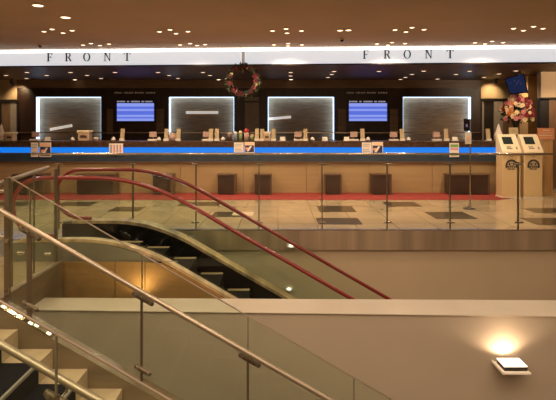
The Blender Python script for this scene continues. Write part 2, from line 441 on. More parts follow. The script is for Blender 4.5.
# ------------------------------------------------------------------ sign band
b = MB()
xa, xb_ = -13, 13
def bandbox(z0, z1, y0, y1, m):
    b.hexa([(xa, band_y(xa)+y0, z0), (xb_, band_y(xb_)+y0, z0), (xb_, band_y(xb_)+y1, z0), (xa, band_y(xa)+y1, z0),
            (xa, band_y(xa)+y0, z1), (xb_, band_y(xb_)+y0, z1), (xb_, band_y(xb_)+y1, z1), (xa, band_y(xa)+y1, z1)], m)
bandbox(ZS, ZC-0.06, 0, 0.06, 'band_face')
struct(b.build('trim_sign_band'))
b = MB(); bandbox(ZC-0.06, ZC-0.001, 0.0, 0.06, 'band_led'); struct(b.build('trim_cove_light'))
b = MB(); bandbox(ZS-0.03, ZS, -0.01, 0.07, 'band_edge'); struct(b.build('trim_band_edge'))

def letter(ch, c, h, y):   # serif capitals, c = centre x, z0 base
    b = MB(); t = 0.02; W = h*0.16; w = h*0.055; x, z = c
    def bx(x0, x1, z0, z1): b.box(x+x0*h, x+x1*h, y-t, y, z+z0*h, z+z1*h, 'letter_metal')
    if ch == 'F':
        bx(-.24,-.08,0,1); bx(-.34,.02,0,.05); bx(-.34,.30,.94,1); bx(.24,.30,.76,1); bx(-.08,.16,.47,.53); bx(.12,.17,.38,.62)
    if ch == 'T':
        bx(-.08,.08,0,1); bx(-.2,.2,0,.05); bx(-.38,.38,.94,1); bx(-.38,-.32,.74,1); bx(.32,.38,.74,1)
    if ch == 'N':
        bx(-.32,-.25,0,1); bx(.25,.32,0,1); bx(-.44,-.12,0,.05); bx(-.44,-.2,.95,1); bx(.12,.44,.95,1)
        b.prism([(x-.36*h, z+h), (x-.16*h, z+h), (x+.32*h, z), (x+.25*h, z)], y-t, y, 'letter_metal')
    if ch == 'R':
        bx(-.28,-.12,0,1); bx(-.38,-.02,0,.05); bx(-.38,-.1,.95,1)
        n = 10; o = []; i_ = []
        for k in range(n+1):
            a = PI/2 - PI*k/n; o.append((x+(.05+.25*math.cos(a))*h, z+(.74+.26*math.sin(a))*h)); i_.append((x+(.03+.13*math.cos(a))*h, z+(.74+.20*math.sin(a))*h))
        b.strip(o, i_, y-t, y, 'letter_metal'); bx(-.12,.05,.94,1); bx(-.12,.05,.48,.54)
        b.prism([(x-.04*h, z+.5*h), (x+.12*h, z+.5*h), (x+.42*h, z), (x+.24*h, z)], y-t, y, 'letter_metal')
    if ch == 'O':
        n = 24; o = []; i_ = []
        for k in range(n+1):
            a = 2*PI*k/n; o.append((x+.42*math.cos(a)*h, z+(.5+.52*math.sin(a))*h)); i_.append((x+.27*math.cos(a)*h, z+(.5+.46*math.sin(a))*h))
        b.strip(o, i_, y-t, y, 'letter_metal')
    return b
for side, pxs, pyb, lab in ((0, (49,68,87,108,128), 61.2, 'dark serif FRONT lettering on the left half of the glowing white band'),
                       (1, (366,387,407,428,449), 58.6, 'dark serif FRONT lettering on the right half of the glowing white band')):
    Dm = band_y(XP(pxs[2], 11.6))
    t = thing('desk_lettering', (XP(pxs[2], Dm), Dm-0.03, ZP(pyb, Dm)), lab, 'sign', 'FRONT letterings on the white band')
    for ch, px in zip('FRONT', pxs):
        x = XP(px, Dm); y = band_y(x) - 0.012
        py = pyb - (px - pxs[2]) * 0.006
        letter(ch, (x, ZP(py, y)), 0.185, y).build('letter', t)

# ------------------------------------------------------------------ downlights
fx0 = XP(517, 12.75)
def downlight(loc, r, lens, ring, label, group, proto={}):
    key = (r, lens)
    if key not in proto:
        t = thing('downlight', loc, label, 'ceiling light', group)
        p = Vector(loc)
        b = MB(); b.lathe([(r, 0), (r*1.28, -0.002), (r*1.28, -0.010), (r, -0.012)], ring, p, 20); b.build('trim_ring', t)
        b = MB(); b.lathe([(r, -0.004), (r*.9, -0.012), (r*.5, -0.018), (0.0, -0.02)], lens, p, 20); b.build('lens', t)
        proto[key] = t; return t
    return dup(proto[key], loc, label, group)
groups = [('above the left lettering, middle row', [(44,31),(52,28.7),(63,32.5),(72,30)]),
          ('left of the wreath, middle row', [(159.5,31.2),(170,29.2),(176,33),(188,31)]),
          ('right of the wreath, middle row', [(272.5,30.4),(286,28.4),(287,32.6),(301.5,30.4)]),
          ('above the right lettering, middle row', [(395,29.4),(412,27),(406,31.4),(424,29)]),
          ('at the right edge, middle row', [(513.5,28),(533.6,26),(523.5,30),(543,28)]),
          ('above the letter T at left, far row', [(83,44.6),(91,43),(100,45),(109,43.6)]),
          ('left of the wreath, far row', [(180,44.4),(190,43),(197,45),(205,44)]),
          ('right of the wreath ribbon, far row', [(274,44.3),(288,43),(288,45.4),(302,44.3)]),
          ('above the right lettering, far row', [(377,43.4),(392,42),(388,44.6),(405,43)]),
          ('right of the right lettering, far row', [(475,42.2),(492,40.8),(485,43.4),(503,42)])]
pos4 = ['leftmost light', 'upper middle light', 'lower middle light', 'rightmost light']
def ceil_pt(px, py, z):
    D = F*(z-EYE)/(HY-py); return Vector(((px-CX)*D/F, D, z))
for nm, pts in groups:
    for q, (px, py) in enumerate(pts):
        p = ceil_pt(px, py, ZC)
        downlight(p, 0.043, 'downlight_lens', 'downlight_ring', pos4[q] + ' of the ceiling cluster ' + nm, 'clustered ceiling downlights')
    c = ceil_pt(sum(a for a, _ in pts)/4, sum(a for _, a in pts)/4, ZC)
    spot((c.x, c.y, ZC-0.03), 95, ang=140, radius=0.08)
for px, py, w in ((38,5,'topmost single ceiling light at upper left'), (65.5,17,'single ceiling light just below the topmost one at upper left'),
                  (340,30,'left light of the close pair before the right lettering'), (348.5,29.7,'right light of the close pair before the right lettering')):
    p = ceil_pt(px, py, ZC)
    downlight(p, 0.075 if px < 100 else 0.052, 'downlight_lens', 'downlight_ring', w, 'single ceiling downlights')
    if px < 100: spot((p.x, p.y, ZC-0.03), 40, ang=120, radius=0.05)
for x, y, e in ((-4.5, 4.4, 95), (-2.6, 3.4, 75), (-1.2, 5.2, 70), (1.2, 3.4, 60), (1.5, 6.4, 60), (4.5, 5.0, 60), (0, 1.2, 50)):  # out-of-view lamps added to light the stairs and escalator
    spot((x, y, ZC-0.03), e, ang=130, radius=0.1)
soff = [(6,75),(27,72),(26.5,78),(46.6,75),(70.5,72),(87,75),(75,79.4),(101,78),(115,72),(158,72),(169,75),(178,78),(203,72),(210,75),(218.6,79.3),
        (290.6,72),(290.6,75.5),(291,79.2),(334,71),(331.6,74),(328,77),(379,71),(412,74),(405.5,77),(400.5,79),(423.6,70.7),(437.5,78.7),(456,74),(469.7,70.7),
        (484,77),(499,73.5),(516,70.5)]
rowname = {0: 'front', 1: 'middle', 2: 'rear'}
cnt = {0: 0, 1: 0, 2: 0}
ordn = ['first','second','third','fourth','fifth','sixth','seventh','eighth','ninth','tenth','eleventh','twelfth','thirteenth']
for (px, py) in sorted(soff):
    r_ = 0 if py < 73 else (1 if py < 76.5 else 2)
    p = ceil_pt(px, py, ZS)
    bright = py > 79
    downlight(p, 0.062, 'downlight_lens' if bright else 'downlight_dim', 'ring_dark',
              'small soffit downlight over the desk, %s from the left in the %s row' % (ordn[cnt[r_]], rowname[r_]), 'downlights in the dark soffit over the desk')
    cnt[r_] += 1
for x in (-7.5, -4.5, -1.5, 1.5, 4.5):
    spot((x, 12.9, ZS-0.03), 30, ang=120, radius=0.06)
spot((6.2, 14.2, ZS-.03), 40, ang=150, radius=.08); spot((-8.4, 14.3, ZS-.03), 40, ang=150, radius=.08); spot((6.9, 12.2, ZS-.03), 60, ang=150, radius=.08)  # extra lamps added to brighten the wall ends on both sides
spot((fx0, 12.0, ZS-.03), 22, ang=60, radius=.05, direction=(0, .45, -1.2))  # lamp added to brighten the bouquet
spot((6.9, 11.7, ZS-.03), 45, ang=90, radius=.06, direction=(0, 1, -.15))  # lamp added to brighten the pale wall block at right
# small ceiling fittings
for px, py, lab in ((40,44.3,'small dark dome fitting on the ceiling left of the left lettering'), (342,38.3,'small dark dome fitting on the ceiling beside the right lettering')):
    p = ceil_pt(px, py, ZC)
    t = thing('dome_camera', p, lab, 'ceiling fitting')
    b = MB(); b.lathe([(0, 0), (0.05, 0), (0.05, -0.02), (0.04, -0.03)], 'downlight_ring', p); b.build('mount', t)
    b = MB(); b.sphere((p.x, p.y, p.z-0.03), 0.04, 'tv_black'); b.build('dome', t)
# wall spotlights

for px, py, lab in ((12,83,'small dark spotlight under the soffit at far left washing the beige wall'), (496,81,'small dark spotlight under the soffit left of the hanging screen')):
    p = P(px, py, YW-0.45)
    t = thing('wall_spotlight', (p.x, p.y, ZS), lab, 'spotlight')
    b = MB(); b.tube([(p.x, p.y, ZS), (p.x, p.y, p.z+0.03)], 0.012, 'lamp_black'); b.build('stem', t)
    b = MB(); b.tube([(p.x, p.y-0.05, p.z+0.05), (p.x, p.y+0.05, p.z-0.05)], 0.04, 'lamp_black', 14); b.build('lamp_head', t)
    spot((p.x, p.y+0.06, p.z-0.05), 14, (1, .72, .38), ang=100, blend=0.8, radius=0.03, direction=(0.0, 0.45, -0.42))

# ------------------------------------------------------------------ reception desk
xc0, xc1 = -9.5, XP(501, YCF)
t = thing('reception_desk', ((xc0+xc1)/2, YCF, 0), 'long reception desk with tan wood front, glowing blue strip and dark top', 'counter')
zt = 1.2; zb1 = ZP(147.2, YCF); zb0 = ZP(152.7, YCF); zg0 = ZP(161.3, YCF)
b = MB(); b.box(xc0, xc1, YCF-0.06, YCF+0.75, zb1, zt, 'counter_top'); b.build('desk_top', t, bevel=0.008)
b = MB(); b.box(xc0, xc1, YCF-0.02, YCF+0.02, zb0, zb1, 'blue_led'); b.build('blue_light_strip', t)
b = MB(); b.box(xc0, xc1, YCF-0.04, YCF+0.02, zg0, zb0, 'counter_glass'); b.box(xc0, xc1, YCF-0.045, YCF+0.0, zb0-0.012, zb0, 'steel'); b.build('glass_panel', t)
b = MB(); b.box(xc0, xc1, YCF-0.05, YCF+0.0, zg0-0.03, zg0, 'brown_plastic'); b.build('dark_rail', t)  # dark brown rail between glass panel and wood front
b = MB(); w = 1.45; x = xc0
while x < xc1 - 0.01:
    b.box(x+0.004, min(x+w, xc1)-0.004, YCF, YCF+0.02, 0.01, zg0-0.03, 'counter_wood'); x += w
b.box(xc0, xc1, YCF+0.02, YCF+0.06, 0.008, zb1, 'brown_plastic'); b.box(xc1-0.03, xc1, YCF+0.06, YCF+0.7, 0.008, zb1, 'counter_wood')
b.build('wood_front', t)

# boxes for luggage in front of the desk
bx = [(12,45,'wide','behind the left glass landing guard'),(76,115,'wide','behind the escalator newel'),(152,173,'narrow','where the two red handrails diverge'),
      (217,236,'narrow','left one of the two below the wreath'),(254,272,'narrow','right one of the two below the wreath'),(325,342,'narrow','left one of the two in the middle right'),
      (372,392,'narrow','right one of the two in the middle right'),(448,490,'wide','beside the ticket machines')]
for x0, x1, wd, nm in bx:
    D = 11.93; a, c = XP(x0, D), XP(x1, D)
    t = thing('luggage_bench', ((a+c)/2, D, 0.008), '%s dark brown luggage bench, %s' % (wd, nm), 'bench', 'luggage benches along the desk')
    b = MB(); b.box(a+0.015, c-0.015, D+0.01, D+0.30, 0.03, 0.44, 'box_dark'); b.build('body', t)
    b = MB(); b.box(a, c, D-0.01, D+0.32, 0.44, 0.468, 'box_edge'); b.build('top_board', t, bevel=0.004)
    b = MB(); b.box(a+0.03, c-0.03, D+0.03, D+0.28, 0.008, 0.03, 'lamp_black'); b.build('plinth', t)
    b = MB(); b.box(c-0.045, c-0.005, D-0.005, D+0.31, 0.015, 0.44, 'box_edge'); b.build('side_panel', t)

# ------------------------------------------------------------------ things on the desk
YI = 12.62
def at(px): return XP(px, YI)
def brochure():
    t = thing('brochure_stand', (0,0,0), '', 'brochure stand')
    b = MB(); R_ = Matrix.Rotation(math.radians(-12), 3, 'X')
    b.cbox((0, 0.0, 0.145), (0.095, 0.02, 0.26), 'cream_card', R_); b.build('card', t)
    b = MB(); b.box(-0.06, 0.06, -0.06, 0.05, 0, 0.012, 'white_plastic'); b.box(-0.06, 0.06, -0.065, -0.055, 0, 0.05, 'white_plastic'); b.build('base', t)
    b = MB()
    for k in range(3): b.cbox(Vector((0, -0.0125, 0.145)) + R_ @ Vector((0, 0, 0.08-0.06*k)), (0.066, 0.006, 0.012), 'beige_plastic', R_)
    b.build('print_lines', t); return t
def monitor():
    t = thing('desk_terminal', (0,0,0), '', 'terminal')
    b = MB(); b.box(-0.085, 0.085, 0.01, 0.05, 0.085, 0.21, 'pink_plastic'); b.build('screen', t, bevel=0.006)
    b = MB(); b.tube([(0,0.03,0.02),(0,0.03,0.10)], 0.015, 'brown_plastic'); b.build('neck', t)
    b = MB(); b.box(-0.105, 0.105, -0.06, 0.08, 0, 0.04, 'white_plastic'); b.build('base', t, bevel=0.005); return t
def holder():
    t = thing('card_holder', (0,0,0), '', 'card holder')
    b = MB(); b.prism([(-.07,0),(.07,0),(.07,.018),(-.07,.018)], -0.05, 0.05, 'white_plastic'); b.build('base', t)
    b = MB(); b.cbox((0,0,0.05), (0.12, 0.012, 0.085), 'white_card', Matrix.Rotation(-0.3,3,'X')); b.build('card', t); return t
def printer():
    t = thing('receipt_printer', (0,0,0), '', 'printer')
    b = MB(); b.box(-0.13, 0.13, -0.1, 0.12, 0, 0.17, 'beige_plastic'); b.build('body', t, bevel=0.012)
    b = MB(); b.box(-0.15, 0.15, -0.11, 0.13, 0.17, 0.215, 'kiosk_white'); b.build('lid', t, bevel=0.008)
    b = MB(); b.box(-0.08, 0.08, -0.106, -0.1, 0.06, 0.11, 'brown_plastic'); b.build('paper_slot', t)
    b = MB(); b.box(-0.03, 0.03, -0.112, -0.1, 0.12, 0.15, 'pink_plastic'); b.build('display', t); return t
def mouse():
    t = thing('desk_bell', (0,0,0), '', 'desk bell')
    b = MB(); b.lathe([(0,0.001),(0.05,0.001),(0.05,0.012),(0.0,0.014)], 'brown_plastic'); b.build('base', t)
    b = MB(); b.lathe([(0.045,0.012),(0.042,0.035),(0.030,0.055),(0.012,0.066),(0,0.07)], 'white_plastic'); b.build('dome', t); return t
protos = {}
def put(kind, px, label, group, sc=(1,1,1), dy=0):
    mk = {'brochure': brochure, 'monitor': monitor, 'holder': holder, 'printer': printer, 'bell': mouse}[kind]
    loc = (at(px), YI+dy, zt)
    if kind not in protos:
        t = mk(); protos[kind] = t; t.location = loc; t['label'] = label; t['group'] = group; t.scale = sc; return t
    return dup(protos[kind], loc, label, group, sc)
ord_b = [('just right of the pink striped notice', 122.5),('left of the pink canister by the second slatted panel',166.5),('right of the pink canister by the second slatted panel',178.5),
 ('leftmost under the second lit panel edge',211),('second one left of the red-capped jar',217),('in the bundle right of the red-capped jar',257),('in the bundle, second right of the red-capped jar',262.3),
 ('right of the beige box under the wreath',273.5),('standing below the third lit panel',305.5),('below the right blue screen',362.5),('at the left edge of the last lit panel',402),
 ('left of the slim sign stand',446),('between the sign stand and the ticket machines',488)]
for nm, px in ord_b:
    put('brochure', px, 'tall cream brochure stand, ' + nm, 'cream brochure stands on the desk', (1, 1, 1.02 + 0.04*random.random()))
for nm, px in [('near the left lit panel edge',34.5),('under the left blue screen',152.5),('left of the brochure pair',206.5),('below the third lit panel',298),
               ('left below the right blue screen',354),('right below the right blue screen',394),('below the last lit panel',437)]:
    put('monitor', px, 'small pinkish desk terminal on the reception desk, ' + nm, 'terminals on the reception desk', dy=0.02)
for nm, px in [('under the right lettering letter F',324.5),('right of the third terminal gap',346),('left of the slim sign stand',453.5),('under the left lettering letter F',49.5),('in the middle, left of the third panel',282.5)]:
    put('holder', px, 'low white card holder on the reception desk, ' + nm, 'card holders on the desk', dy=-0.1)
for nm, px in [('right of the first terminal',72.5),('beside the second terminal',159),('right of the third panel brochure stand',312.5),('beside the fourth terminal',368),('beside the fifth terminal',408.5),('left of the red-capped jar',223),('at the left before the screen', 113.5)]:
    put('bell', px, 'small pale desk bell, ' + nm, 'desk bells', (1.1,1.1,1.3))
for nm, px, sc in [('at the far left end',11,(.68,1,.95)),('large one right of the far left lit panel',85,(1,1,1.15)),('small one under the wreath',267,(.55,1,1))]:
    put('printer', px, 'beige box-shaped printer on the desk, ' + nm, 'printers on the desk', sc)
# odd ones
def canister(px, w, h, body, cap, name, label, cat, capc=0.25):
    x = at(px); t = thing(name, (x, YI, zt), label, cat)
    b = MB(); b.lathe([(0,0),(w/2,0),(w/2,h*(1-capc)),(w*0.4,h*(1-capc)+0.005)], body, (x, YI, zt), 14); b.build('body', t)
    b = MB(); b.lathe([(w*0.42,h*(1-capc)),(w*0.5,h*(1-capc)+0.004),(w*0.42,h*0.93),(0,h)], cap, (x, YI, zt), 14); b.build('lid', t)
canister(246.5, 0.12, 0.29, 'pink_plastic', 'red_cap', 'red_capped_jar', 'pinkish jar with a rounded red cap on the desk under the wreath', 'jar', 0.35)
canister(240.5, 0.09, 0.24, 'green_glaze', 'white_plastic', 'pump_bottle', 'greenish white bottle on the desk, left of the red-capped jar', 'bottle')
canister(235.5, 0.09, 0.22, 'grey_text', 'white_plastic', 'pump_bottle', 'bluish bottle with white lid on the desk, second left of the red-capped jar', 'bottle')
canister(252, 0.10, 0.15, 'green_glaze', 'beige_plastic', 'tea_jar', 'low green jar on the desk, right of the red-capped jar', 'jar')
canister(229.5, 0.13, 0.20, 'brown_plastic', 'pink_plastic', 'pen_cup', 'dark pot with a pink lid on the desk, left of the bottles', 'pot')
canister(172.5, 0.16, 0.19, 'pink_plastic', 'beige_plastic', 'pink_canister', 'pinkish round canister between two cream brochure stands', 'canister')
canister(96, 0.12, 0.08, 'pink_plastic', 'white_plastic', 'small_dish', 'low pinkish pot right of the large beige printer', 'pot')
for px, lab in ((1.5,'pinkish white cone-shaped ornament at the far left end of the desk'), (498.5,'pinkish white cone-shaped ornament at the desk end beside the ticket machines')):
    x = at(px); h = 0.42; t = thing('cone_ornament', (x, YI, zt), lab, 'ornament', 'cone ornaments at both desk ends')
    b = MB(); b.lathe([(0,0),(0.095,0),(0.10,0.08),(0.08,0.18),(0.05,0.24),(0.035,0.32),(0.01,0.39),(0,0.40)], 'white_plastic', (x, YI, zt), 18); b.build('body', t)
    b = MB(); b.lathe([(0.101,0.07),(0.106,0.08),(0.101,0.11),(0.096,0.12)], 'pink_plastic', (x, YI, zt), 18); b.build('band', t)
# notices hung on the desk front
def notice(x0, x1, y0, y1, style, label, grp='notices hung on the desk front'):
    D = YCF-0.0725; a, c = XP(x0, D), XP(x1, D); z1, z0 = ZP(y0, D), ZP(y1, D)
    t = thing('desk_notice', ((a+c)/2, D, z0), label, 'notice', grp)
    b = MB(); b.box(a, c, D, D+0.012, z0, z1, 'white_card'); b.build('sheet', t)
    b = MB(); W, H = c-a, z1-z0; e = D-0.004
    if style == 'text':
        for k in range(5): b.box(a+W*.1, a+W*(.85 - .1*(k % 2)), e, D, z1-H*(.14+.17*k)-H*.05, z1-H*(.14+.17*k), 'grey_text' if k != 2 else 'orange_pale')
    elif style == 'photo':
        b.box(a+W*.06, c-W*.06, e, D, z1-H*.25, z1-H*.06, 'orange_pale'); b.box(a+W*.06, c-W*.06, e, D, z0+H*.08, z1-H*.3, 'navy_print')
        b.prism([(a+W*.2, z0+H*.15), (a+W*.42, z0+H*.15), (a+W*.75, z1-H*.36), (a+W*.55, z1-H*.36)], e-0.004, e, 'white_card')
        b.box(a+W*.12, a+W*.4, e-0.003, e, z0+H*.3, z0+H*.5, 'orange_card')
    elif style == 'pink':
        for k in range(4): b.box(a+W*(.1+.22*k), a+W*(.2+.22*k), e, D, z0+H*.15, z1-H*.12, 'pink_text' if k % 2 else 'grey_text')
    elif style == 'green':
        b.box(a+W*.1, c-W*.1, e, D, z1-H*.3, z1-H*.1, 'green_text'); b.box(a+W*.1, c-W*.1, e, D, z1-H*.48, z1-H*.38, 'pink_text'); b.box(a+W*.15, c-W*.15, e, D, z0+H*.1, z0+H*.3, 'green_text')
    b.build('print', t)
notice(31,38,142.5,157,'text','white text notice on the desk front, left sheet of the far left pair'); notice(39.5,51,142.5,157,'photo','orange and dark picture notice, right sheet of the far left pair')
notice(109,123,143.5,155,'pink','white notice with pink stripes on the desk front below the left blue screen')
notice(234,243.5,142.5,152.5,'text','white text notice on the desk front, left sheet of the pair below the wreath'); notice(244.5,254.5,142,153,'photo','orange and dark picture notice, right sheet of the pair below the wreath')
notice(362,371.5,142.5,153,'text','white text notice on the desk front, left sheet of the pair at right'); notice(372,383,142,154,'photo','orange and dark picture notice, right sheet of the pair at right')
notice(449.5,459,143,157,'green','white notice with green and pink print on the desk front at right')

# ------------------------------------------------------------------ wall screens
for x0, x1, lab in ((117,154,'flat blue information screen on the dark wall between the first two lit panels'), (349,387,'flat blue information screen on the dark wall right of centre')):
    D = YW-0.1; a, c = XP(x0-1.5, D), XP(x1+1.5, D)
    t = thing('wall_screen', ((a+c)/2, D, ZP(122.5, D)), lab, 'screen', 'blue information screens')
    b = MB(); b.box(a, c, D, D+0.1, ZP(122.5, D), ZP(99.5, D), 'tv_black'); b.build('housing', t, bevel=0.006)
    b = MB(); a2, c2 = XP(x0, D), XP(x1, D); zs = [121, 118.5, 117, 114.8, 111, 109, 106.5, 103.2]
    for k in range(len(zs)-1):
        b.box(a2, c2, D-0.006, D, ZP(zs[k], D), ZP(zs[k+1], D), 'tv_blue_pale' if k % 2 == 0 else 'tv_blue')
    b.build('display', t)
    b = MB(); random.seed(x0); xx = a2
    for (u, v) in ((0, .06), (.07, .22), (.27, .33), (.38, .62), (.66, .74), (.77, .96)):
        b.box(a2+(c2-a2)*u, a2+(c2-a2)*v, D-0.006, D, ZP(102.2, D), ZP(100.9, D), 'tv_text')
    b.build('header_text', t)
    t = thing('wall_caption', ((a+c)/2, YW, ZP(93.6, YW)), 'thin line of small pale writing on the dark wall above the %s blue screen' % ('left' if x0 < 200 else 'right'), 'lettering', 'captions above the blue screens')
    b = MB(); n = 26
    for k in range(n):
        if k % 7 == 5: continue
        xx = XP(114.5, YW) + k*(XP(155.5, YW)-XP(114.5, YW))/n + (XP(232, YW)-XP(0, YW) if x0 > 200 else 0)
        b.box(xx, xx+0.022+0.01*(k % 2), YW-0.012, YW, ZP(93.4, YW), ZP(92.0+0.4*(k % 3 == 0), YW), 'wall_text')
    b.build('characters', t)
# hanging tilted screen at right
D = 13.0
t = thing('hanging_screen', (XP(516.5, D), D, ZS), 'dark navy screen hanging tilted from the soffit above the flowers', 'screen')
cn = [P(504.5, 79, D+.12), P(523.5, 73.2, D-.12), P(528, 92.5, D-.22), P(510, 94.3, D+.02)]
nrm = (cn[1]-cn[0]).cross(cn[3]-cn[0]).normalized()
if nrm.y > 0: nrm = -nrm
b = MB(); bk = [p - nrm*0.07 for p in cn]; b.hexa([cn[3], cn[2], bk[2], bk[3], cn[0], cn[1], bk[1], bk[0]], 'tv_black'); b.build('housing', t)
b = MB(); cc = sum(cn, Vector())/4; q = [cc + (p-cc)*0.93 + nrm*0.004 for p in cn]; b.add(q + [p - nrm*0.003 for p in q], [(0,1,2,3),(7,6,5,4),(0,4,5,1),(1,5,6,2),(2,6,7,3),(3,7,4,0)], 'navy_screen'); b.build('display', t)
b = MB()
ux = (cn[1]-cn[0]).normalized(); uz = (cn[0]-cn[3]).normalized()
for (u, v, L) in ((-.12,.06,.05),(-.03,.09,.06),(.07,.06,.06),(.0,.0,.12),(-.06,-.03,.04),(.09,-.02,.05)):
    p0 = cc + ux*u + uz*v + nrm*0.006; b.tube([p0, p0 + ux*L*0.4 + uz*L*0.5], 0.006, 'navy_mark', 5)
b.build('screen_marks', t)
b = MB(); mid = (cn[0]+cn[1])/2 - nrm*0.04; b.tube([(mid.x, mid.y, ZS), mid - uz*0.05], 0.02, 'lamp_black'); b.build('ceiling_mount', t)

# ------------------------------------------------------------------ wreath
wx = XP(243, 11.5); wy = band_y(wx) - 0.12; wz = ZP(81, wy)
t = thing('christmas_wreath', (wx, wy, wz), 'dark green wreath with red berries and roses hanging below the white band', 'wreath')
R0 = 0.285
b = MB(); b.tube([(wx+R0*math.cos(a*PI/20), wy, wz+R0*math.sin(a*PI/20)) for a in range(41)], 0.062, 'leaf_green', 10, False)
random.seed(3)
for k in range(700):
    a = random.uniform(0, 2*PI); rr = R0 + random.uniform(-.05, .06); L = random.uniform(.05, .10)
    p = Vector((wx+rr*math.cos(a), wy+random.uniform(-.06, .04), wz+rr*math.sin(a)))
    d = Vector((math.cos(a+random.uniform(-1.3,1.3)), random.uniform(-.8,.4), math.sin(a+random.uniform(-1.3,1.3)))).normalized()
    sd = d.cross(Vector((random.random()-.5, 1, random.random()-.5))).normalized()*0.013
    b.add([p, p+d*L*.5+sd, p+d*L, p+d*L*.5-sd], [(0,1,2,3)], 'leaf_light' if random.random() < .18 else 'leaf_green')
b.build('foliage', t)
for k in range(60):
    a = random.uniform(0, 2*PI); rr = R0 + random.uniform(-.06, .06)
    c = (wx+rr*math.cos(a), wy-0.055-random.random()*.02, wz+rr*math.sin(a))
    b = MB(); b.sphere(c, random.uniform(.012, .024), 'berry' if random.random() < .8 else 'petal_wine', 8, 5); b.build('berry', t)
def rose(c, r, m, par, name='rose'):
    b = MB(); b.sphere(c, r*.55, m, 8, 5)
    for ring, (n, rad, tilt) in enumerate(((5, .45, .9), (7, .75, .5))):
        for k in range(n):
            a = 2*PI*k/n + ring*.4 + random.random()*.3
            d = Vector((math.cos(a), -tilt, math.sin(a))).normalized()
            p = Vector(c) + d*r*rad; s_ = Vector((-math.sin(a), 0, math.cos(a)))*r*.45
            o = Vector((math.cos(a), -.2, math.sin(a)))*r*.45
            b.add([p-s_*.6-o*.5, p-s_, p+o, p+s_, p+s_*.6-o*.5], [(0,1,2,3,4)], m)
    return b.build(name, par)
for a, m, r in ((250,'wreath_red',.055),(262,'wreath_red',.06),(240,'wreath_pink',.04),(150,'petal_cream',.035),(160,'wreath_red',.05),(60,'wreath_red',.05),(68,'petal_cream',.032),(92,'wreath_red',.045),
                (330,'wreath_pink',.05),(345,'petal_cream',.034),(20,'petal_wine',.06),(190,'petal_wine',.055),(225,'petal_wine',.05),(0,'petal_wine',.05),(310,'wreath_red',.045),(120,'petal_wine',.045)):
    a = math.radians(a); rose((wx+R0*math.cos(a), wy-.07, wz+R0*math.sin(a)), r, m, t)
b = MB(); ry = band_y(wx)-0.03; b.box(wx-.032, wx+.032, ry-.004, ry, wz+R0+.02, ZC-.07, 'ribbon'); b.build('ribbon', t)
b = MB(); b.box(wx-.012, wx+.012, wy-.075, wy-.07, wz+R0-.12, wz+R0, 'leaf_light'); b.build('ribbon_tail', t)

# ------------------------------------------------------------------ ticket machines
def kiosk():
    t = thing('ticket_machine', (0,0,0), '', 'ticket machine')
    w = 0.192
    b = MB(); b.box(-w, w, 0, 0.34, 0.03, 0.92, 'kiosk_cream'); b.build('cabinet', t, bevel=0.008)
    b = MB(); b.box(-w-.012, w+.012, -.012, .36, 0, 0.03, 'white_plastic'); b.build('base_plate', t)
    b = MB()
    b.add([(-w-.01,-.03,.94),(w+.01,-.03,.94),(w+.01,.34,.94),(-w-.01,.34,.94),(-w-.01,-.03,1.0),(w+.01,-.03,1.0),(w+.01,.34,1.36),(-w-.01,.34,1.36),(-w-.01,.26,1.36),(w+.01,.26,1.36)],
          [(0,3,2,1),(0,1,5,4),(4,5,9,8),(8,9,6,7),(3,7,6,2),(0,4,8,7,3),(1,2,6,9,5)], 'kiosk_white')
    b.build('head', t, bevel=0.008)
    def sl(u, v, o=0.004):   # point on the slanted face
        y0, z0, y1, z1 = -.03, 1.0, .26, 1.36; n = Vector((0, -(z1-z0), (y1-y0))).normalized()
        return Vector((u*w, y0+(y1-y0)*v, z0+(z1-z0)*v)) + n*o
    def plate(u0, u1, v0, v1, m, nm, o=0.008):
        b = MB(); a = [sl(u0,v0,o), sl(u1,v0,o), sl(u1,v1,o), sl(u0,v1,o)]; c = [sl(u0,v0,0), sl(u1,v0,0), sl(u1,v1,0), sl(u0,v1,0)]
        b.hexa(c + a, m); b.build(nm, t)
    plate(-.66, .42, .42, .84, 'kiosk_screen', 'screen')
    plate(-.45, .15, .14, .20, 'kiosk_text', 'printed_line'); plate(-.45, .05, .24, .29, 'kiosk_text', 'printed_line'); plate(.55, .72, .12, .26, 'kiosk_text', 'coin_slot')
    b = MB(); b.box(-.04, .04, -.006, 0, .885, .90, 'kiosk_text'); b.build('slot', t)
    b = MB(); cz = .70; r = .125
    for k in range(30):
        a = math.radians(-20 + k*220/29); b.cbox((r*math.cos(a)*.93, -.003, cz+r*math.sin(a)*.93), (.03, .006, .018), 'logo_dark', Matrix.Rotation(-a-.7, 3, 'Y'))
    for k in range(24):
        a = math.radians(-10 + k*200/23); b.cbox((.092*math.cos(a), -.003, cz+.092*math.sin(a)), (.014, .006, .008), 'logo_dark', Matrix.Rotation(-a, 3, 'Y'))
    for (u0, u1) in ((-.13,-.10),(-.09,-.05),(-.04,-.01),(0,.04),(.05,.08),(.09,.13)): b.box(u0, u1, -.006, 0, cz-.045, cz-.015, 'logo_dark')
    for (u0, u1) in ((-.08,-.02),(0,.07)): b.box(u0, u1, -.006, 0, cz-.085, cz-.065, 'logo_dark')
    b.box(-.06, .06, -.006, 0, cz+.0, cz+.05, 'logo_dark'); b.box(-.03, .03, -.008, -.006, cz+.012, cz+.038, 'kiosk_cream')
    b.build('round_logo', t)
    return t
k1 = kiosk(); k1.location = (XP(511.5, 11.4), 11.4, 0); k1['label'] = 'cream ticket machine with a round dark logo, left one beside the desk end'; k1['group'] = 'ticket machines'
k2 = dup(k1, (XP(533.5, 11.4), 11.4, 0), 'cream ticket machine with a round dark logo, right one beside the orange notice', 'ticket machines')
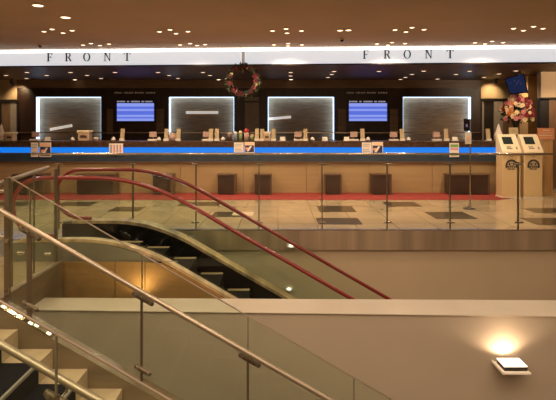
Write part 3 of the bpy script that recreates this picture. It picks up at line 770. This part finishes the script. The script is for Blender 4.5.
# small card and dark reader on top
p = (XP(511.5, 11.8), 11.70, 1.36)
t = thing('table_card', p, 'small cream sign card on top of the left ticket machine', 'card')
b = MB(); b.cbox((p[0], p[1], 1.44), (.20, .012, .14), 'cream_card', Matrix.Rotation(-.15, 3, 'X')); b.build('card', t)
b = MB(); b.box(p[0]-.08, p[0]+.08, p[1]-.03, p[1]+.03, 1.36, 1.375, 'white_plastic'); b.build('foot', t)
b = MB(); b.box(p[0]-.03, p[0]+.03, p[1]-.016, p[1]-.007, 1.43, 1.445, 'kiosk_text'); b.build('print', t)
# orange notice on a wooden stand
D = 11.9; a, c = XP(538, D), XP(554.5, D); m_ = (a+c)/2
t = thing('notice_stand', (m_+.06, D, 0), 'orange printed notice on a pale wooden stand right of the ticket machines', 'notice stand')
b = MB(); b.box(m_-.03, m_+.16, D+.02, D+.30, .04, ZP(139, D), 'pine_wood'); b.build('pedestal', t, bevel=0.006)
b = MB(); b.box(m_-.10, m_+.22, D-.0, D+.34, 0, .04, 'pine_wood'); b.build('base', t)
b = MB(); b.box(a, c, D, D+.02, ZP(139.5, D), ZP(128, D), 'orange_card'); b.build('board', t)
b = MB()
for k, (u, v) in enumerate(((.3,.7),(.08,.9),(.08,.85),(.12,.9))):
    z = ZP(129.8+2.5*k, D); b.box(a+(c-a)*u, a+(c-a)*v, D-.005, D, z-.022, z, 'orange_pale' if k % 2 else 'petal_white')
b.build('print', t)

# ------------------------------------------------------------------ flowers
fx = XP(517, 12.75); fy = 12.75; fz = ZP(112, fy)
t = thing('flower_pedestal', (fx, fy+.1, 0), 'dark wooden pedestal carrying the flower vase behind the ticket machines', 'pedestal')
b = MB(); b.box(fx-.18, fx+.18, fy-.1, fy+.26, 0.03, 1.05, 'dark_wood'); b.build('column', t, bevel=.006)
b = MB(); b.box(fx-.22, fx+.22, fy-.14, fy+.30, 1.05, 1.09, 'box_edge'); b.build('top', t, bevel=.006)
b = MB(); b.box(fx-.21, fx+.21, fy-.13, fy+.29, 0, 0.03, 'box_edge'); b.build('plinth', t)
t = thing('flower_arrangement', (fx, fy+.06, 1.09), 'large bouquet of red, pink, orange and cream flowers in a dark vase', 'flowers')
vb = (fx, fy+.06, 1.09)
b = MB(); b.lathe([(0,0),(.09,0),(.13,.10),(.12,.22),(.07,.32),(.09,.36),(.08,.36),(.06,.30)], 'vase', vb); b.build('vase', t)
random.seed(11)
b = MB()
for k in range(260):
    a = random.uniform(0, 2*PI); e = random.uniform(-.7, 1.2); R_ = .34
    d = Vector((math.cos(a)*math.cos(e), math.sin(a)*math.cos(e)*.8, math.sin(e)*.9))
    p = Vector((fx, fy+.06, fz-.04)) + d*R_*random.uniform(.25, .98); L = random.uniform(.08, .16)
    sd = d.cross(Vector((random.random(), random.random(), random.random()))).normalized()*.025
    b.add([p, p+d*L*.5+sd, p+d*L, p+d*L*.5-sd], [(0,1,2,3)], 'leaf_green' if random.random() < .8 else 'leaf_light')
for k in range(24):
    a = random.uniform(0, 2*PI); b.tube([(fx, fy+.06, 1.4), (fx+.16*math.cos(a), fy+.06+.1*math.sin(a), fz-.05)], .006, 'leaf_green', 5)
b.build('foliage', t)
pal = ['petal_red','petal_cream','petal_pink','petal_wine','petal_orange','petal_white','petal_cream','petal_red','petal_pink']
for k in range(88):
    a = random.uniform(0, 2*PI); e = random.uniform(-.45, 1.45)
    d = Vector((math.cos(a)*math.cos(e), -abs(math.sin(a)*math.cos(e)), math.sin(e)))
    rr = .41*random.uniform(.72, 1.0)
    c = Vector((fx, fy+.04, fz-.02)) + Vector((d.x*rr*1.0, d.y*rr*.7, d.z*rr*1.0))
    if d.x > .3: m = random.choice(['petal_red','petal_pink','petal_wine','petal_red','petal_cream'])
    elif d.x < -.3: m = random.choice(['petal_orange','petal_cream','petal_red','petal_cream','petal_pink'])
    else: m = random.choice(pal)
    rose(c, random.uniform(.042, .068), m, t, 'blossom')

# ------------------------------------------------------------------ slim sign stand
D = 9.9; sx = XP(470.2, D)
t = thing('sign_stand', (sx, D, 0), 'slim grey pole sign stand with a small black panel on the lobby floor', 'sign stand')
b = MB(); b.tube([(sx, D, .02), (sx, D, ZP(119, D))], .013, 'steel'); b.build('pole', t)
b = MB(); b.lathe([(0,.0),(.11,.0),(.11,.012),(.03,.02),(.018,.06),(0,.06)], 'lamp_black', (sx-.02, D, 0)); b.build('base', t)
b = MB(); b.box(sx-.118, sx-.012, D-.01, D+.012, ZP(131, D), ZP(118.8, D), 'tv_black'); b.box(sx-.085, sx-.05, D-.013, D-.01, ZP(127, D), ZP(124, D), 'navy_mark'); b.build('black_panel', t)
b = MB(); b.box(sx-.10, sx+.01, D-.03, D-.014, ZP(144, D), ZP(132, D), 'white_card'); b.box(sx-.075, sx-.02, D-.034, D-.03, ZP(140, D), ZP(136.5, D), 'orange_pale'); b.build('leaflet_pocket', t)

# ------------------------------------------------------------------ glass guard along the lobby edge
gx = [XP(v, YG) for v in (59, 133, 196, 259, 322, 387, 450, 518, 583, 648, 713)]
zr = ZP(154, YG)
t = thing('glass_guardrail', (0, YG, 0.016), 'frameless glass guard with slim dark posts along the lobby floor edge', 'railing')
for i, x in enumerate(gx):
    b = MB(); b.box(x-.008, x+.008, YG-.02, YG+.02, 0.016, ZP(162, YG), 'post_dark'); pst = b.build('post', t)
    for yy in (164, 222):
        b = MB(); z = ZP(yy, YG)
        b.tube([(x-.06, YG-.035, z), (x+.06, YG-.035, z)], .012, 'steel_dark', 10); b.build('glass_clamp', pst)
    if i < len(gx)-1:
        b = MB(); b.box(x+.014, gx[i+1]-.014, YG-.006, YG+.006, 0.03, zr-.012, 'glass_guard'); b.build('glass_panel', t)
b = MB(); b.tube([(gx[0]-.4, YG, zr), (gx[-1], YG, zr)], .014, 'steel'); b.build('top_rail', t)
# side guard left of the escalator (further lobby edge, left part)
t = thing('glass_guardrail', (-4.6, YG-.1, 0), 'short run of glass guard left of the escalator entrance', 'railing')
xg = [-6.6, -5.4, -4.2]
for i, x in enumerate(xg):
    b = MB(); b.box(x-.012, x+.012, YG-.125, YG-.075, 0, ZP(162, YG), 'post_dark'); b.build('post', t)
    if i < 2:
        b = MB(); b.box(x+.014, xg[i+1]-.014, YG-.106, YG-.094, .03, zr-.012, 'glass_guard'); b.build('glass_panel', t)
b = MB(); b.tube([(xg[0], YG-.1, zr), (xg[-1], YG-.1, zr)], .014, 'steel'); b.build('top_rail', t)

# ------------------------------------------------------------------ escalator
def prof(x, xp, z0, sl=0.577, L=0.55):
    if x <= xp-L: return z0
    if x >= xp+L: return z0 - sl*(x-xp)
    u = (x-(xp-L)); return z0 - sl*u*u/(4*L)
XE = 5.6
def sample(x0, x1, n): return [x0+(x1-x0)*i/n for i in range(n+1)]
esc = thing('escalator', (-2.4, 6.7, 0), 'descending escalator with red handrails and black steps beyond the pale ledge', 'escalator')
xs_ = sample(-2.7, -0.9, 24) + [XE]
for yc, ynear, yfar in ((6.1, 6.0, 6.13), (7.3, 7.2, 7.44)):
    rail = []
    for k in range(13):
        a = -PI/2 - PI*k/12; rail.append((-2.7+.33*math.cos(a), yc, .93-.33+.33*math.sin(a)))
    rail = [(-2.55, yc, .27)] + rail + [(x, yc, prof(x, -1.55, .93)) for x in xs_[1:]]
    b = MB(); b.tube(rail, .024, 'handrail_red', 12); b.build('handrail', esc)
    arc = [(-2.7+.30*math.cos(-PI/2-PI*k/12), .60+.30*math.sin(-PI/2-PI*k/12)) for k in range(13)]
    b = MB()
    poly = [(-2.7, .26)] + arc[1:]
    b.prism(poly, yc-.006, yc+.006, 'glass_escalator')
    b.strip([(x, prof(x, -1.55, .90)) for x in xs_], [(x, prof(x, -1.68, .25)) for x in xs_], yc-.006, yc+.006, 'glass_escalator'); b.build('glass_balustrade', esc)
    dk = ([-2.98, -2.9] if yc < 7 else [-2.78]) + xs_
    b = MB(); b.strip([(x, prof(x, -1.68, .25)-(.06 if x < -2.95 else 0)) for x in dk], [(x, prof(x, -1.68, .19 if yc > 7 else .215)) for x in dk], ynear, yfar, 'steel_deck'); b.build('deck', esc)
# outer skirt and gold cladding on the near side
sk = [-2.97] + sample(-2.7, -1.13, 20)
b = MB(); b.strip([(x, max(prof(x, -1.68, .21), .001)) for x in sk], [(x, 0.0) for x in sk], 5.99, 6.02, 'skirt_grey'); b.build('outer_skirt', esc)
b = MB()
for (x0, x1) in ((-2.43, XP(115, 5.97)), (XP(115, 5.97), XP(145, 5.97)), (XP(145, 5.97), .0), (0., 1.6), (1.6, 3.4), (3.4, XE)):
    q = sample(x0+.004, x1-.004, 8)
    b.strip([(x, min(prof(x, -1.68, .21), 0)) for x in q], [(x, min(prof(x, -1.68, .21), 0)-1.3) for x in q], 5.97, 6.0, 'cladding_gold')
b.build('side_cladding', esc)
b = MB(); b.strip([(x, max(prof(x, -1.68, .21), .001)) for x in sk], [(x, 0.0) for x in sk], 7.38, 7.42, 'skirt_grey')
q = sample(-2.43, -1, 14) + [XE]
b.strip([(x, min(prof(x, -1.68, .21), 0)) for x in q], [(x, min(prof(x, -1.68, .21), 0)-1.3) for x in q], 7.38, 7.41, 'esc_black'); b.build('far_cladding', esc)
q = [-2.9] + sample(-2.7, -.9, 20) + [XE]
for y0 in (6.10, 7.17):
    b = MB(); b.strip([(x, prof(x, -1.68, .21)) for x in q], [(x, prof(x, -1.7, -.35)) for x in q], y0, y0+.03, 'esc_black'); b.build('inner_skirt', esc)
b = MB(); b.strip([(x, prof(x, -1.7, -.38)) for x in q], [(x, prof(x, -1.7, -.42)) for x in q], 6.03, 7.38, 'esc_black'); b.build('truss_floor', esc)
b = MB(); b.box(-3.9, -2.5, 6.24, 7.16, .0, .006, 'steel_dark'); b.build('comb_plate', esc)
x = -1.75 + .02
i = 0
sx0, run = -2.5, .355
while sx0 < XE - .4:
    xm = sx0 + run; z = prof(xm, -1.43, 0.0, .61)
    b = MB(); b.box(sx0, xm, 6.24, 7.16, z-.30, z-.002, 'step_black')
    for g in range(0): pass
    b.box(sx0+.06, xm-.01, 7.05, 7.13, z-.003, z+.002, 'step_line'); b.box(xm-.05, xm, 6.27, 7.06, z-.003, z+.001, 'step_black')
    b.build('step', esc); sx0 = xm; i += 1
# small round white discs beside the escalator
for px, py, D, lab in ((291,245.2,YG-.06,'small round white disc on the steel fascia between the red handrails'),(289,288.3,YG,'small round white disc low on the far wall by the escalator deck')):
    p = P(px, py, D); t = thing('white_disc', p, lab, 'fitting')
    b = MB(); b.tube([(p.x, p.y+.01, p.z), (p.x, p.y-.03, p.z)], .05, 'lamp_white', 18); b.build('outer_disc', t); t.scale = (1.3, 1, .75)
    b = MB(); b.tube([(p.x, p.y-.03, p.z), (p.x, p.y-.036, p.z)], .025, 'lamp_glow', 14); b.build('lens', t)

# ------------------------------------------------------------------ stairs
RISE, RUN = .163, .287
Y0s, Yc, Ye, Yw = 2.80, 4.136, 4.41, 4.54
stair = thing('staircase', (XL, 3.6, -.2), 'descending staircase with dark navy carpet, pale nosings and stone margins', 'stairs')
b = MB(); N = 26
for k in range(1, N+1):
    x0 = XL + (k-1)*RUN; z = -k*RISE
    b.box(x0, x0+RUN, Y0s, Ye, max(z-.55, -4.6), z, 'stair_stone')
b.build('stone_steps', stair)
for k in range(1, N+1):
    x0 = XL + (k-1)*RUN; z = -k*RISE
    b = MB(); b.box(x0+.006, x0+RUN+.006, Y0s+.1, Yc, z, z+.006, 'carpet_navy'); b.box(x0+RUN, x0+RUN+.006, Y0s+.1, Yc, z-RISE+.006, z, 'carpet_navy'); cp = b.build('step_carpet', stair)
    b = MB(); b.box(x0+RUN-.012, x0+RUN+.010, Y0s+.1, Yc+.002, z+.005, z+.009, 'nosing_grey'); b.box(x0+RUN+.004, x0+RUN+.010, Y0s+.1, Yc+.002, z-.012, z+.006, 'nosing_grey'); b.build('nosing_strip', cp)
def zn(x): return -.163 - .568*(x-(XL+RUN))       # nosing line
b = MB(); xe = XL+N*RUN
b.strip([(XL, 0.02), (XL+.12, zn(XL+.12)+.08), (xe, zn(xe)+.09)], [(XL, -.75), (XL+.12, zn(XL+.12)-.5), (xe, zn(xe)-.5)], Ye, Yw+.05, 'cheek_stone'); b.build('far_cheek', stair)
b = MB(); b.strip([(XL, 0.02), (XL+.12, zn(XL+.12)+.09), (xe, zn(xe)+.09)], [(XL, -.6), (XL+.12, zn(XL+.12)-.5), (xe, zn(xe)-.5)], Y0s-.10, Y0s, 'cheek_stone'); b.build('near_cheek', stair)
t = thing('stair_reflection_strip', (XL+.25, Ye+.06, 0), 'steel strip with painted glowing reflections on the cheek at the head of the stairs', 'reflection strip')
def cheekz(x): return .02 + (zn(XL+.12)+.08-.02)*(x-XL)/.12 if x < XL+.12 else zn(x)+.08+.01*(x-XL-.12)/(xe-XL-.12)
b = MB(); a_, c_ = XL+.13, XL+.56
b.strip([(a_, cheekz(a_)+.012), (c_, cheekz(c_)+.012)], [(a_, cheekz(a_)), (c_, cheekz(c_))], Ye+.005, Ye+.075, 'cap_bronze'); b.build('plate', t)
for k, u in enumerate((.04, .20, .36, .58, .68, .93)):  # glowing tiles stand in for ceiling lights reflected on the cheek
    x_ = a_+(c_-a_)*u; b = MB(); b.cbox((x_, Ye+.04-(k % 2)*.015, cheekz(x_)+.015), (.035, .03, .006), 'lamp_glow', Matrix.Rotation(.52, 3, 'Y')); b.build('lamp', t)  # lamp_glow here paints a reflection, there is no lamp

def balustrade(yg, side, label, cB=-.236, xs0=-2.275, xend=2.2):
    # side -1: handrail on the near side of the glass, +1: on the far side
    t = thing('stair_balustrade', (XL, yg, -.1), label, 'railing', 'glass stair balustrades')
    sl = .582
    top = lambda x: cB - sl*x
    joints = [xs0, -2.09, -1.146, -.253, .64, 1.53, 2.42]
    for i in range(1, len(joints)):
        a, c = joints[i-1]+.006, joints[i]-.006
        b = MB(); b.strip([(a, top(a)), (c, top(c))], [(a, zn(a)+.11), (c, zn(c)+.11)], yg-.006, yg+.006, 'glass_stair'); gp = b.build('glass_panel', t)
        b = MB(); b.strip([(a, top(a)+.008), (c, top(c)+.008)], [(a, top(a)), (c, top(c))], yg-.008, yg+.008, 'rail_satin'); b.build('edge_cap', gp)
    yr = yg + side*.085
    hz = lambda x: -.504 - .576*x
    b = MB(); b.tube([(-2.75, yr, hz(-2.75)), (2.42, yr, hz(2.42))], .021, 'rail_satin', 14); b.build('handrail', t)
    for j, x in enumerate(joints[1:]):
        zt_ = hz(x)-.04; zb_ = zn(x)+.105
        hw = .02 if j == 0 else .010
        b = MB(); b.box(x-hw, x+hw, yg+side*.012-.008, yg+side*.012+.008, zb_, zt_+.0, 'post_dark')
        b.box(x-.004, x+.004, yg-.009, yg+.009, zt_, top(x)-.004, 'joint_seal'); ps = b.build('post', t)
        for zc, L in ((zt_-.045, .085), (zb_+.10, .06)):
            d = Vector((1, 0, -.576)).normalized(); c = Vector((x+.015, yg+side*.03, zc))
            b = MB(); b.tube([c-d*L, c+d*L], .021, 'post_dark', 12); b.sphere(c-d*L, .021, 'post_dark'); b.sphere(c+d*L, .021, 'post_dark')
            for sgn in (-1, 1):
                b.tube([c+d*L*.85*sgn, c+d*L*.85*sgn+Vector((0, -.027, 0))], .013, 'steel_dark', 14)
            b.build('glass_clamp', ps)
        b = MB(); b.tube([(x, yg+side*.02, zt_-.03), (x+.02, yr, zt_-.02), (x+.02, yr, hz(x+.02)-.018)], .008, 'steel', 8); b.build('rail_bracket', ps)
    return t
balustrade(4.50, -1, 'far glass stair balustrade with satin handrail, against the tan wall')
balustrade(2.76, 1, 'near glass stair balustrade with satin handrail at lower left')

# guard on the landing edge, running back to the escalator
t = thing('landing_guardrail', (XL, 4.6, .02), 'glass guard on the landing edge between stairs and escalator, at left', 'railing')
b = MB(); b.box(XL-.03, XL-.018, 4.62, 5.9, .03, 1.0, 'glass_stair'); b.build('glass_panel', t)
b = MB(); b.tube([P(-3, 184, 4.5), P(48, 167.5, 5.55)], .020, 'rail_satin', 12); b.build('handrail', t)
b = MB(); xx = XP(7.5, 4.52); b.box(xx-.020, xx+.020, 4.50, 4.54, 0.0, ZP(178, 4.5), 'post_dark'); pp = b.build('post', t)
for z in (.12, .56):
    b = MB(); b.tube([(xx, 4.52, z), (xx+.03, 4.44, z)], .017, 'steel', 12); b.build('glass_clamp', pp)
b = MB(); b.box(XL-.035, XL-.010, 5.885, 5.925, .02, 1.05, 'post_dark'); b.build('post', t)
for px, py, D in ((27,253,5.1),(10,237,4.75),(12,191,4.75),(54,254,5.7)):
    p = P(px, py, D); p.x = XL; b = MB(); b.tube([p+Vector((-.05,0,0)), p+Vector((.02,0,0))], .02, 'steel', 12); b.build('point_fixing', t)
for D in (4.95, 5.4):
    b = MB(); b.box(XL-.04, XL-.026, D-.008, D+.008, .03, 1.06, 'post_dark'); b.build('glass_joint', t)

# ------------------------------------------------------------------ wall lamp
D0 = led(2.15)+.02
t = thing('wall_uplight', (2.16, D0, -.72), 'white box-shaped wall uplight casting a warm glow on the tan parapet wall', 'wall lamp')
x0, x1 = XP(490.5, 5.0), XP(517.5, 5.0); y1 = D0; y0 = D0-.25; zt_ = ZP(360, 5.0); 
b = MB(); b.box(x0, x1, y0, y1, zt_-.012, zt_, 'lamp_white')
b.box(x0, x0+.014, y0, y1, zt_, zt_+.012, 'lamp_white'); b.box(x0, x1, y0, y0+.014, zt_, zt_+.006, 'lamp_white'); b.build('tray', t, bevel=.002)
b = MB(); b.box(x0+.035, x1-.012, y0+.045, y1-.03, zt_, zt_+.034, 'lamp_black'); b.build('lamp_housing', t)
b = MB(); b.box(x0+.035, x1-.012, y0+.05, y1-.03, zt_+.034, zt_+.042, 'lamp_glow'); b.build('diffuser', t)
spot(((x0+x1)/2-.02, y1-.10, zt_+.05), 7.5, (1, .72, .46), ang=150, blend=.5, radius=.03, direction=(-.05, .3, 1))
# glow on the gold cladding behind the ledge, made by an added unseen uplight
p = P(133, 300, 5.75)
t = thing('added_uplight', (p.x, 5.72, -.62), 'small warm uplight, added unseen behind the pale ledge to light the gold cladding', 'uplight')
b = MB(); b.box(p.x-.07, p.x+.07, 5.66, 5.78, -.55, -.42, 'lamp_black'); b.build('housing', t)
b = MB(); b.box(p.x-.05, p.x+.05, 5.68, 5.76, -.42, -.415, 'lamp_glow'); b.build('lens', t)
b = MB(); b.box(p.x-.02, p.x+.02, 5.42, 5.68, -.53, -.50, 'lamp_black'); b.build('bracket', t)
spot((p.x, 5.66, -.40), 5, (1, .68, .34), ang=140, blend=.8, radius=.04, direction=(0, .35, 1))

# ------------------------------------------------------------------ world, camera
w = bpy.data.worlds.new('World'); S.world = w; w.use_nodes = True
bg = w.node_tree.nodes['Background']; bg.inputs['Color'].default_value = (1.0, .76, .52, 1); bg.inputs['Strength'].default_value = 0.3
cam = bpy.data.cameras.new('Camera'); co = bpy.data.objects.new('Camera', cam); COL.objects.link(co); S.camera = co
co.location = (0, 0, EYE); co.rotation_euler = (PI/2, 0, 0)
cam.sensor_width = 36; cam.sensor_fit = 'HORIZONTAL'; cam.lens = F/556*36
cam.shift_y = -(200-HY)/556.0
cam.clip_start = 0.05
S.view_settings.view_transform = 'Standard'
S.view_settings.look = 'None'
S.view_settings.exposure = 0.0
S.cycles.use_denoising = True
S.cycles.max_bounces = 10; S.cycles.transparent_max_bounces = 24; S.cycles.sample_clamp_indirect = 4.0
